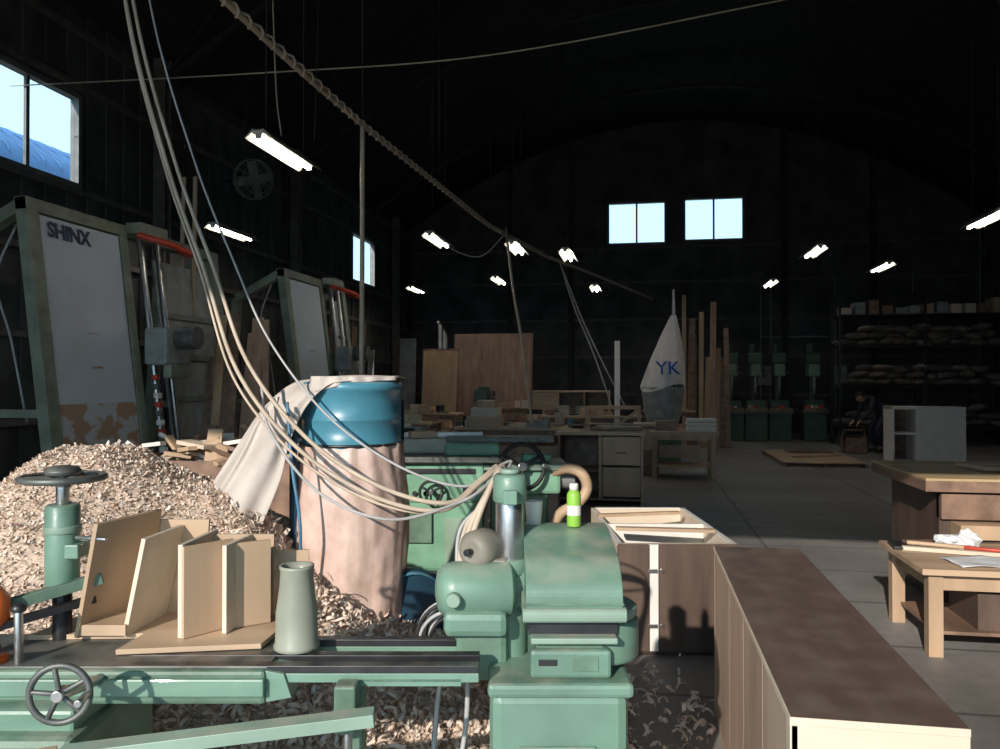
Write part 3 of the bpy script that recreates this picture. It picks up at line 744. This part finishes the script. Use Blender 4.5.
# white open shelf cabinet
b=B('white_shelf_cabinet',7.45,15.2,0)
b.bx(0,.04,0,.6,0,1.12,WHITE); b.bx(1.25,1.29,0,.6,0,1.12,WHITE); b.bx(0,1.29,-.01,.6,1.08,1.13,WHITE); b.bx(0,1.29,.57,.6,0,1.12,PLYD); b.bx(0,1.29,0,.57,.05,.09,WHITE)
b.bx(.42,.46,0,.6,0,1.12,WHITE); b.bx(.03,.44,.02,.57,.60,.64,WHITE); b.bx(.46,1.26,-.002,.018,.02,1.1,WHITE); b.done(bevel=.002)

# low pallets on floor
b=B('floor_pallet',6.35,16.4,0)
for k in range(9): b.bx(-.75,.75,-1.4+.32*k,-1.14+.32*k,.07,.09,PLYX)
for x in (-.72,0,.72): b.bx(x-.03,x+.03,-1.4,1.42,0,.07,PLYD)
b.box((0.1,-.2,.11),(1.2,.09,.03),PLY,rot=(0,0,30)); b.bx(-.3,.6,.6,1.2,.09,.13,PLYD)
b.done()

# right front bench
b=B('low_workbench',2.44,4.63,0)
table(b,.75,.43,1.5,.86,.52,PLYX,PLY,tt=.035,lw=.08)
b.bx(.1,1.4,.1,.76,.12,.14,PLYD); b.bx(.35,.75,.15,.6,.14,.36,DBR); b.box((.9,.4,.22),(.4,.3,.16),PLYD,rot=(0,0,12))
b.box((.16,.62,.535),(.3,.22,.02),DSTEEL,rot=(0,0,-6)); b.box((.22,.66,.55),(.22,.12,.02),PLYD,rot=(0,0,12))
b.box((.32,.48,.535),(.55,.05,.025),PLYL,rot=(0,0,-14)); b.cyl((.40,.49,.56),(.62,.40,.56),.012,RED,seg=12); b.cyl((.10,.60,.56),(.40,.49,.56),.014,PLYX,seg=12)
b.box((.75,.58,.53),(.5,.06,.03),PLY,rot=(0,0,20))
b.done(bevel=.002)
b=B('paper_sheets',2.44,4.63,0,z=.521)
def pf(cx,cy,w,d,a,zz):
    def f(u,v):
        x=(u-.5)*w;y=(v-.5)*d;ca,sa=math.cos(a),math.sin(a)
        return Vector((cx+x*ca-y*sa,cy+x*sa+y*ca,zz+.01+.012*mn.noise(Vector((x*9,y*9,a)))))
    return f
b.grid(pf(.42,.22,.42,.28,.15,0),16,12,PAPER); b.grid(pf(.8,.25,.3,.25,-.4,.01),14,12,PAPER); b.done(solid=.001)
b=B('crumpled_paper',2.88,5.15,0,z=.55)
for k in range(2):
    def cf(u,v,k=k):
        a=2*math.pi*u; ph=math.pi*v; r=.055*(1+.6*mn.noise(Vector((math.cos(a)*math.sin(ph)*3,math.sin(a)*math.sin(ph)*3,math.cos(ph)*3+k))))
        return Vector((.10*k+r*1.5*math.sin(ph)*math.cos(a),r*math.sin(ph)*math.sin(a),.03+r*(.7+.5*k)*math.cos(ph)))
    b.grid(cf,14,9,PAPER,smooth=False)
b.done()

# plywood stack table further right
b=B('plywood_work_table',3.03,5.7,0)
b.bx(0,1.9,0,1.35,.82,.90,PLYD); b.bx(0,1.9,0,1.35,.896,.915,YPLY)
b.bx(.12,.5,.1,1.2,0,.82,DBR); b.bx(1.4,1.8,.1,1.2,0,.82,DBR); b.bx(.12,1.8,.05,.15,.62,.80,PLYD)
b.bx(.2,1.6,-.08,.4,.50,.60,PLY,bev=.004); b.bx(.25,1.6,-.04,.4,.42,.5,DBR,bev=.004)
b.box((1.0,.8,.935),(.9,.4,.03),PLYX,rot=(0,0,10)); b.done(bevel=.002)
b=B('leaning_board',4.50,7.3,0); b.bar((.0,0,0),(.35,.1,2.1),.12,.02,WHITE,up=(0,1,0)); b.bar((.15,.03,0),(.55,.13,2.2),.16,.02,PLYX,up=(0,1,0)); b.done()

# ------------------------------------------------------------ vertical panel saws
def panel_saw(name,X,Y,Lg,Hh,sign=None):
    b=B(name,room=(X,Y)); lean=.42
    def P(y,z,o=0): return (lean*(1-z/Hh)+o*1.0,y,z)
    def post(y,w=.14,t=.12,z0=0,z1=Hh,m=SAWF,o=0): b.bar(P(y,z0,o),P(y,z1,o),w,t,m,up=(1,0,0))
    post(0,.16); post(1.36,.12); post(Lg,.16); 
    for z in (Hh-.06,.55): b.bar(P(-.08,z),P(Lg+.08,z),.14,.12,SAWF)
    b.bar(P(-.08,.42,.12),P(Lg+.08,.42,.12),.25,.06,STEEL)
    for y in (0,Lg):
        b.bar((-.95,y,0),(-.75,y,Hh-.45),.12,.12,SAWF,up=(1,0,0)); b.bar((-.75,y,Hh-.45),P(y,Hh-.05),.12,.12,SAWF); b.bar((-.85,y,1.3),P(y,1.3),.08,.08,SAWF); b.bar((-.95,y,.08),(lean,y,.08),.12,.12,SAWF)
    def board(y0,y1,z0,z1,m,o=.02): b.bar(P((y0+y1)/2,z0,o),P((y0+y1)/2,z1,o),y1-y0,.025,m,up=(1,0,0))
    board(.09,1.28,1.38,Hh-.14,PANEL,.03); board(.09,1.28,.6,1.38,WORN,.03)
    for z in (1.75,2.1): b.bar(P(.62,z,.047),P(.78,z,.047),.01,.02,WORN)
    board(1.95,Lg-.1,.6,Hh-.3,GREY,.0)
    for k in range(4):
        z=.9+.5*k; b.bar(P(2.0,z,.03),P(Lg-.1,z,.03),.03,.07,SAWF)
    for y in (1.5,1.82):
        b.cyl(P(y,.3,.16),P(y,Hh+.05,.16),.035,STEEL)
    b.box(P(1.66,Hh-.02,.16),(.2,.5,.12),SAWF); b.box(P(1.66,.35,.16),(.2,.5,.1),SAWF)
    c=P(1.66,2.0,.26); b.box(c,(.28,.5,.42),GREY,bev=.03); b.cyl((c[0]+.1,c[1],c[2]+.1),(c[0]+.38,c[1],c[2]+.1),.13,IRON); b.box((c[0]+.1,c[1],c[2]-.28),(.1,.36,.16),SAWF,bev=.02)
    for k in range(10): b.box(P(1.42,.75+.1*k,.22),(.07,.07,.06),(RED,WHITE,IRON)[k%3],bev=.008)
    b.tube([P(1.4,Hh-.1,.2),P(1.6,Hh-.2,.5),P(1.95,Hh-.25,.5),P(2.2,Hh-.15,.2)],.035,RED,seg=10,rf=lambda k:.035+(.006 if k%2 else 0))
    b.tube([P(.2,Hh-.2,-.3),P(.1,2.6,-.5),P(.15,2.0,-.45),P(.3,1.2,-.5)],.012,GCAB)
    ob=b.done(bevel=.003)
    return ob,lean
ps,lean=panel_saw('vertical_panel_saw',-5.75,6.7,3.3,3.35)
ps2,_=panel_saw('vertical_panel_saw',-5.45,11.6,2.4,3.35)
tx=bpy.data.curves.new('sign','FONT'); tx.body='SHINX'; tx.size=.21; tx.extrude=.002; tx.offset=.006
to=bpy.data.objects.new('sign_lettering',tx); bpy.context.collection.objects.link(to); tx.materials.append(mat('sign_blue',(.03,.05,.12),.5))
bpy.context.view_layer.update()
a=math.atan(lean/3.35)
zz=3.02
loc=Vector((-5.75+lean*(1-zz/3.35)+.052,6.88,zz))
upv=Vector((-math.sin(a),0,math.cos(a))); xv=Vector((0,1,0)); nv=xv.cross(upv)
Mw=Matrix(((xv.x,upv.x,nv.x,loc.x),(xv.y,upv.y,nv.y,loc.y),(xv.z,upv.z,nv.z,loc.z),(0,0,0,1)))
to.parent=ps
to.matrix_parent_inverse=Matrix(); to.matrix_local=ps.matrix_world.inverted()@Mw

# offcut bin behind heap
b=B('offcut_bin',-2.2,6.45,0)
b.bx(-.75,.75,-.4,-.37,0,1.0,PLYD); b.bx(-.75,.75,.37,.4,0,1.0,PLYD); b.bx(-.75,-.72,-.4,.4,0,1.0,PLYD); b.bx(.72,.75,-.4,.4,0,1.0,PLYD); b.bx(-.72,.72,-.37,.37,.0,.5,PLYD)
for k in range(70):
    x=random.uniform(-.65,.65); y=random.uniform(-.3,.3); L_=random.uniform(.15,.42)
    d_=Vector((random.uniform(-1,1),random.uniform(-.5,.5),random.uniform(.0,.35))).normalized()
    p=Vector((x,y,.95+random.uniform(0,.17))); b.bar(p-d_*L_*.4,p+d_*L_*.6,random.uniform(.05,.16),.03,random.choice((PLY,PLYX,PLYL,PLYD,WHITE)))
b.done()
b=B('step_stool',-1.9,8.4,C); b.bx(-.3,.3,-.2,.2,.9,.93,GREY)
for s in (-1,1):
    b.bar((s*.3,-.2,.9),(s*.36,-.35,0),.04,.04,SAWF); b.bar((s*.3,.2,.9),(s*.36,.35,0),.04,.04,SAWF)
b.bx(-.33,.33,-.3,-.2,.45,.48,GREY); b.done()

# wall fan
b=B('wall_fan',room=(XL+.07,13.6),z=5.3)
b.cyl((0,0,0),(.5,0,0),.03,DSTEEL); b.bx(0,.03,-.12,.12,-.15,.15,DSTEEL)
ax=Vector((.75,-.6,-.15)).normalized(); c0=Vector((.55,0,0)); b.cyl(c0-ax*.1,c0+ax*.12,.09,GREY)
q=ax.to_track_quat('Z','Y')
for rr_,o_ in ((.36,.12),(.26,.2),(.15,.24),(.36,.0),(.36,.06)): b.ring(c0+ax*o_,rr_,.008,GREY,axis=ax,rs=5)
for k in range(16):
    a=k*math.pi/8; b.tube([c0+ax*.24+q@Vector((.05*math.cos(a),.05*math.sin(a),0)),c0+ax*.2+q@Vector((.26*math.cos(a),.26*math.sin(a),0)),c0+ax*.1+q@Vector((.36*math.cos(a),.36*math.sin(a),0)),c0+q@Vector((.36*math.cos(a),.36*math.sin(a),0))],.005,GREY,seg=4,sub=3)
for k in range(4):
    a=k*math.pi/2+.3
    b.bar(c0+ax*.12+q@Vector((.06*math.cos(a),.06*math.sin(a),0)),c0+ax*.12+q@Vector((.33*math.cos(a),.33*math.sin(a),0)),.16,.012,GREY,up=tuple(ax+q@Vector((-.3*math.sin(a),.3*math.cos(a),0))))
b.done()

# ------------------------------------------------------------ fluorescent fixtures
for (x,y,z) in ((-2.25,8.38,4),(-4.32,12.9,4),(-1.04,13.6,4),(-2.17,20.9,4),(.31,14.4,4),(1.3,15.2,4),(0,19.0,4),(2.47,20.6,4),(5.8,14.8,4),(8.0,16.8,4),(6.6,19.6,4),(7.2,11.85,4)):
    X,Y=plan(x,y); b=B('fluorescent_lamp',room=(X,Y)); Lh=.63
    b.bx(-.05,.05,-Lh,Lh,z+.02,z+.07,LAMPW)
    b.poly([(-.05,z+.07),(.05,z+.07),(.14,z-.02),(.13,z-.025),(.045,z+.055),(-.045,z+.055),(-.13,z-.025),(-.14,z-.02)],-Lh,Lh,LAMPW)
    b.cyl((0,-Lh+.03,z+.0),(0,Lh-.03,z+.0),.0185,TUBE,seg=12)
    for s in (-1,1):
        b.bx(-.03,.03,s*(Lh-.03)-.012,s*(Lh-.03)+.012,z-.02,z+.05,LAMPW)
        b.cyl((0,s*.45,z+.07),(0,s*.45,roofz(X)-.0),.006,DWIRE,seg=6)
    b.done()

# ------------------------------------------------------------ overhead cable run
def hang(name,pts,r,m,**k):
    b=B(name,0,0,C); b.tube(pts,r,m,**k); return b
run=[(-2.25,3.2,4.35),(-1.86,5.4,4.18),(-1.38,8.0,4.18),(-.80,10.5,4.18),(-.16,13.2,4.17),(1.0,16.5,4.18),(2.4,19.6,4.2),(4.9,25.6,4.25)]
b=hang('overhead_cable_run',run,.024,ROPE,seg=10,sub=10)
P=[Vector(p) for p in run]; hel=[]
tot=0
for a_,c_ in zip(P,P[1:]):
    L_=(c_-a_).length; n=int(L_/.03)
    d_=(c_-a_).normalized(); n1=d_.orthogonal().normalized(); n2=d_.cross(n1)
    for j in range(n):
        tot+=1; p=a_.lerp(c_,j/n); an=tot*math.pi/3; rr_=.034
        hel.append(p+rr_*(math.cos(an)*n1+math.sin(an)*n2))
b.tube(hel,.011,ROPE,seg=5,smoothpath=False)
for p in run[1:-1]:
    X,Y=plan(p[0],p[1]); b.cyl(p,(p[0],p[1],roofz(X)+.0),.005,DWIRE,seg=6)
b.done()
b=hang('hanging_strap',[(-1.38,8.0,4.2),(-1.38,8.0,2.8),(-1.385,8.0,1.55),(-1.38,8.0,.6)],.024,ROPE,seg=8); b.done()
b=hang('power_drop_cable',[(.1,13.4,4.17),(.2,13.0,3.2),(.35,12.6,2.2),(.50,12.6,.95)],.022,ROPE); b.done()
b=hang('power_drop_cable',[(1.3,17.3,4.18),(1.6,17.2,3.2),(2.0,17.1,2.2),(2.4,17.0,1.0)],.015,GCAB); b.tube([(1.3,17.3,4.18),(1.75,17.2,3.0),(2.2,17.1,2.0),(2.7,17.0,1.0)],.015,GCAB); b.done()
b=hang('power_drop_cable',[(-1.0,13.0,3.95),(-.7,13.2,3.75),(-.3,13.3,3.7),(.1,13.4,4.1)],.010,GCAB); b.done()
b=hang('cross_wire',[(-6.2,10.1,5.35),(-2.5,8.8,5.02),(0,8.3,5.02),(3.0,8.2,5.55),(6.0,8.6,6.3),(10.0,9.5,7.5)],.009,ROPE); b.done()
b=hang('lamp_supply_wire',[(-2.3,7.9,8.5),(-2.28,7.95,6),(-2.25,8.0,4.6),(-2.22,8.1,4.1)],.008,ROPE)
b.tube([(-2.0,8.8,8.5),(-1.98,8.7,6),(-2.0,8.6,4.2)],.006,DWIRE); b.done()
# machine supply cables
b=B('machine_supply_cables',0,0,C)
base=[(-2.45,4.4,8.2),(-2.2,4.35,5.0),(-2.02,4.3,3.65),(-1.80,4.3,2.79),(-1.54,4.15,2.19),(-1.30,3.95,1.66),(-.975,3.80,1.30),(-.60,3.60,1.10),(-.255,3.3,1.07),(-.06,2.95,1.24),(.0,2.7,1.31)]
for k,(dx,dz,m,r_) in enumerate(((0,0,ROPE,.0105),(.03,.045,ROPE,.0105),(-.03,-.03,ROPE,.007),(.10,.15,GCAB,.006))):
    pts=[]
    for j,p in enumerate(base):
        w=math.sin(j/10*math.pi)
        pts.append((p[0]+dx*(.35+w),p[1]+.03*k,p[2]+dz*w*(1 if j>4 else .3)))
    pts+= [(-.03-.01*k,2.62,1.26-.02*k),(-.085-.015*k,2.56,1.12),(-.13,2.52,.95),(-.10,2.6,.72)]
    b.tube(pts,r_,m,seg=7,sub=10)
b.tube([(-1.2,4.02,1.58),(-1.12,3.9,1.36),(-.85,3.7,1.1),(-.5,3.5,1.0),(-.15,3.0,1.15),(.0,2.7,1.29)],.007,GCAB)
b.tube([(-1.05,3.95,1.5),(-1.0,3.85,1.2),(-.96,3.85,.9),(-.98,3.9,.5)],.008,BCAB)
b.done()
b=B('coiled_cable',-.14,2.50,C)
for k in range(11):
    b.ring((random.uniform(-.015,.015),-.02+.011*k,.79+random.uniform(-.012,.012)),random.uniform(.08,.115),.006,BLK if k%3==0 else GCAB,axis=(random.uniform(-.12,.12),1,random.uniform(-.1,.1)),rs=6)
b.tube([(.0,.02,.87),(-.05,.03,.65),(-.08,.0,.35),(-.15,.05,.1),(-.3,.1,.12)],.008,GCAB); b.tube([(.04,.02,.7),(.03,.03,.5),(-.02,.0,.25),(-.1,.15,.1),(-.1,.4,.12)],.008,GCAB); b.done()
b=B('floor_cable',0,0,C)
b.tube([(.42,2.6,.01),(.5,3.0,.01),(.45,3.5,.01),(.62,3.9,.01),(.55,4.3,.01),(.3,4.8,.01),(.35,5.6,.01),(.2,6.5,.01)],.01,BLK); b.done()

# ------------------------------------------------------------ worker (stooping, facing left)
wk=bpy.data.objects.new('worker',None); bpy.context.collection.objects.link(wk)
wx,wy=plan(8.45,18.2); wk.location=(wx,wy,0); wk.rotation_euler=(0,0,math.radians(14))
def skin(name,verts,edges,radii,m,sub=2,root=0):
    me=bpy.data.meshes.new(name); me.from_pydata(verts,edges,[]); o=bpy.data.objects.new(name,me); bpy.context.collection.objects.link(o)
    md=o.modifiers.new('skin','SKIN'); md.use_smooth_shade=True
    for i,r in enumerate(radii):
        r=r if isinstance(r,tuple) else (r,r); me.skin_vertices[0].data[i].radius=r
        me.skin_vertices[0].data[i].use_root=(i==root)
    s=o.modifiers.new('sub','SUBSURF'); s.levels=sub; s.render_levels=sub
    me.materials.append(m); o.parent=wk; return o
V=[(.25,0,.88),(.12,0,1.07),(-.03,0,1.21),(-.15,0,1.25)]; E=[(0,1),(1,2),(2,3)]; Rr=[(.15,.14),(.14,.13),(.17,.14),.065]
for s in (-1,1):
    n=len(V); V+=[(.27,s*.11,.83),(.05,s*.15,.50),(.20,s*.14,.12)]; E+=[(0,n),(n,n+1),(n+1,n+2)]; Rr+=[.10,.078,.06]
    n=len(V); V+=[(-.07,s*.19,1.20),(-.16,s*.25,.93),(-.33,s*.16,.74)]; E+=[(2,n),(n,n+1),(n+1,n+2)]; Rr+=[.075,.052,.038]
skin('overalls',V,E,Rr,NAVY)
for s in (-1,1):
    skin('shoe',[(.23,s*.14,.06),(.12,s*.145,.055),(.0,s*.155,.04)],[(0,1),(1,2)],[.055,.05,.042],SHOE)
    V=[(-.33,s*.16,.74),(-.385,s*.15,.685)]; E=[(0,1)]; Rr=[.028,(.036,.02)]
    skin('hand_palm',V,E,Rr,SKIN)
    for f_,(dy,L_) in enumerate(((-.028,.065),(-.009,.075),(.01,.07),(.027,.055))):
        p=Vector((-.385,s*.15+dy,.685)); skin('finger_%d'%(f_+1),[tuple(p+Vector((.015,0,.015))),tuple(p+Vector((-.55*L_,0,-.5*L_))),tuple(p+Vector((-.75*L_,0,-1.0*L_))),tuple(p+Vector((-.6*L_,0,-1.35*L_)))],[(0,1),(1,2),(2,3)],[.010,.009,.0085,.007],SKIN,1)
    p=Vector((-.35,s*.15-s*.03,.71)); skin('thumb',[tuple(p),tuple(p+Vector((-.03,-s*.025,-.03))),tuple(p+Vector((-.055,-s*.02,-.06)))],[(0,1),(1,2)],[.012,.011,.009],SKIN,1)
hb=bmesh.new(); bmesh.ops.create_uvsphere(hb,u_segments=32,v_segments=24,radius=.1)
for v in hb.verts:
    x,y,z=v.co
    y*=.78; z*=1.18; x*=.98
    if z<0: y*=1+z*1.6; x*= (1+z*1.2 if x>0 else 1+z*.3)
    if x<-.06:
        x-=.022*math.exp(-((y/.014)**2)-(((z+.012)/.022)**2))
        x+=.010*math.exp(-(((abs(y)-.032)/.016)**2)-(((z-.008)/.014)**2))
        x-=.006*math.exp(-((y/.025)**2)-(((z+.055)/.008)**2))
    v.co=(x,y,z)
for f in hb.faces: f.smooth=True
for f in hb.faces:
    c=f.calc_center_median()
    f.material_index=1 if (c.z>.06 or (c.x>-.005 and c.z>-.06)) else 0
for s in (-1,1):
    r=bmesh.ops.create_uvsphere(hb,u_segments=12,v_segments=8,radius=.026); bmesh.ops.scale(hb,vec=(.6,.35,1.1),verts=r['verts']); bmesh.ops.translate(hb,vec=(.0,s*.08,0),verts=r['verts'])
me=bpy.data.meshes.new('head'); hb.to_mesh(me); hb.free(); me.materials.append(SKIN); me.materials.append(HAIR)
ho=bpy.data.objects.new('head',me); bpy.context.collection.objects.link(ho); ho.parent=wk; ho.location=(-.26,0,1.26); ho.rotation_euler=(0,math.radians(-38),0)
skin('neck',[(-.13,0,1.24),(-.22,0,1.25)],[(0,1)],[.055,.05],SKIN)
b=B('tool_crate',8.0,18.1,0); b.bx(-.25,.25,-.2,.2,0,.02,PLYD); b.bx(-.25,.25,-.2,-.18,0,.35,PLYD); b.bx(-.25,.25,.18,.2,0,.35,PLYD); b.bx(-.25,-.23,-.2,.2,0,.35,PLYD); b.bx(.23,.25,-.2,.2,0,.35,PLYD); b.bx(-.2,.1,-.15,.1,.02,.42,DSTEEL,bev=.01); b.bx(-.25,.25,-.02,.02,.5,.53,PLYD); b.bx(-.25,-.22,-.02,.02,.3,.53,PLYD); b.bx(.22,.25,-.02,.02,.3,.53,PLYD); b.done()

# ------------------------------------------------------------ light
sd=bpy.data.lights.new('sun','SUN'); sd.energy=4.4; sd.angle=math.radians(.6); sd.color=(1,.91,.81)
so=bpy.data.objects.new('sun',sd); bpy.context.collection.objects.link(so)
dirv=Vector((.24,1,-.43)); so.rotation_euler=dirv.to_track_quat('-Z','Y').to_euler(); so.location=(-6,-20,12)
w=bpy.data.worlds.new('sky'); bpy.context.scene.world=w; w.use_nodes=True
bg=w.node_tree.nodes['Background']; bg.inputs[0].default_value=(.48,.74,.94,1); bg.inputs[1].default_value=2.0

cam=bpy.data.cameras.new('camera'); co=bpy.data.objects.new('camera',cam); bpy.context.collection.objects.link(co)
cam.lens=28.8; cam.sensor_width=36; cam.clip_end=300
co.location=(0,0,1.6); co.rotation_euler=(math.radians(90.54),0,TH)
bpy.context.scene.camera=co
bpy.context.scene.view_settings.view_transform='Standard'
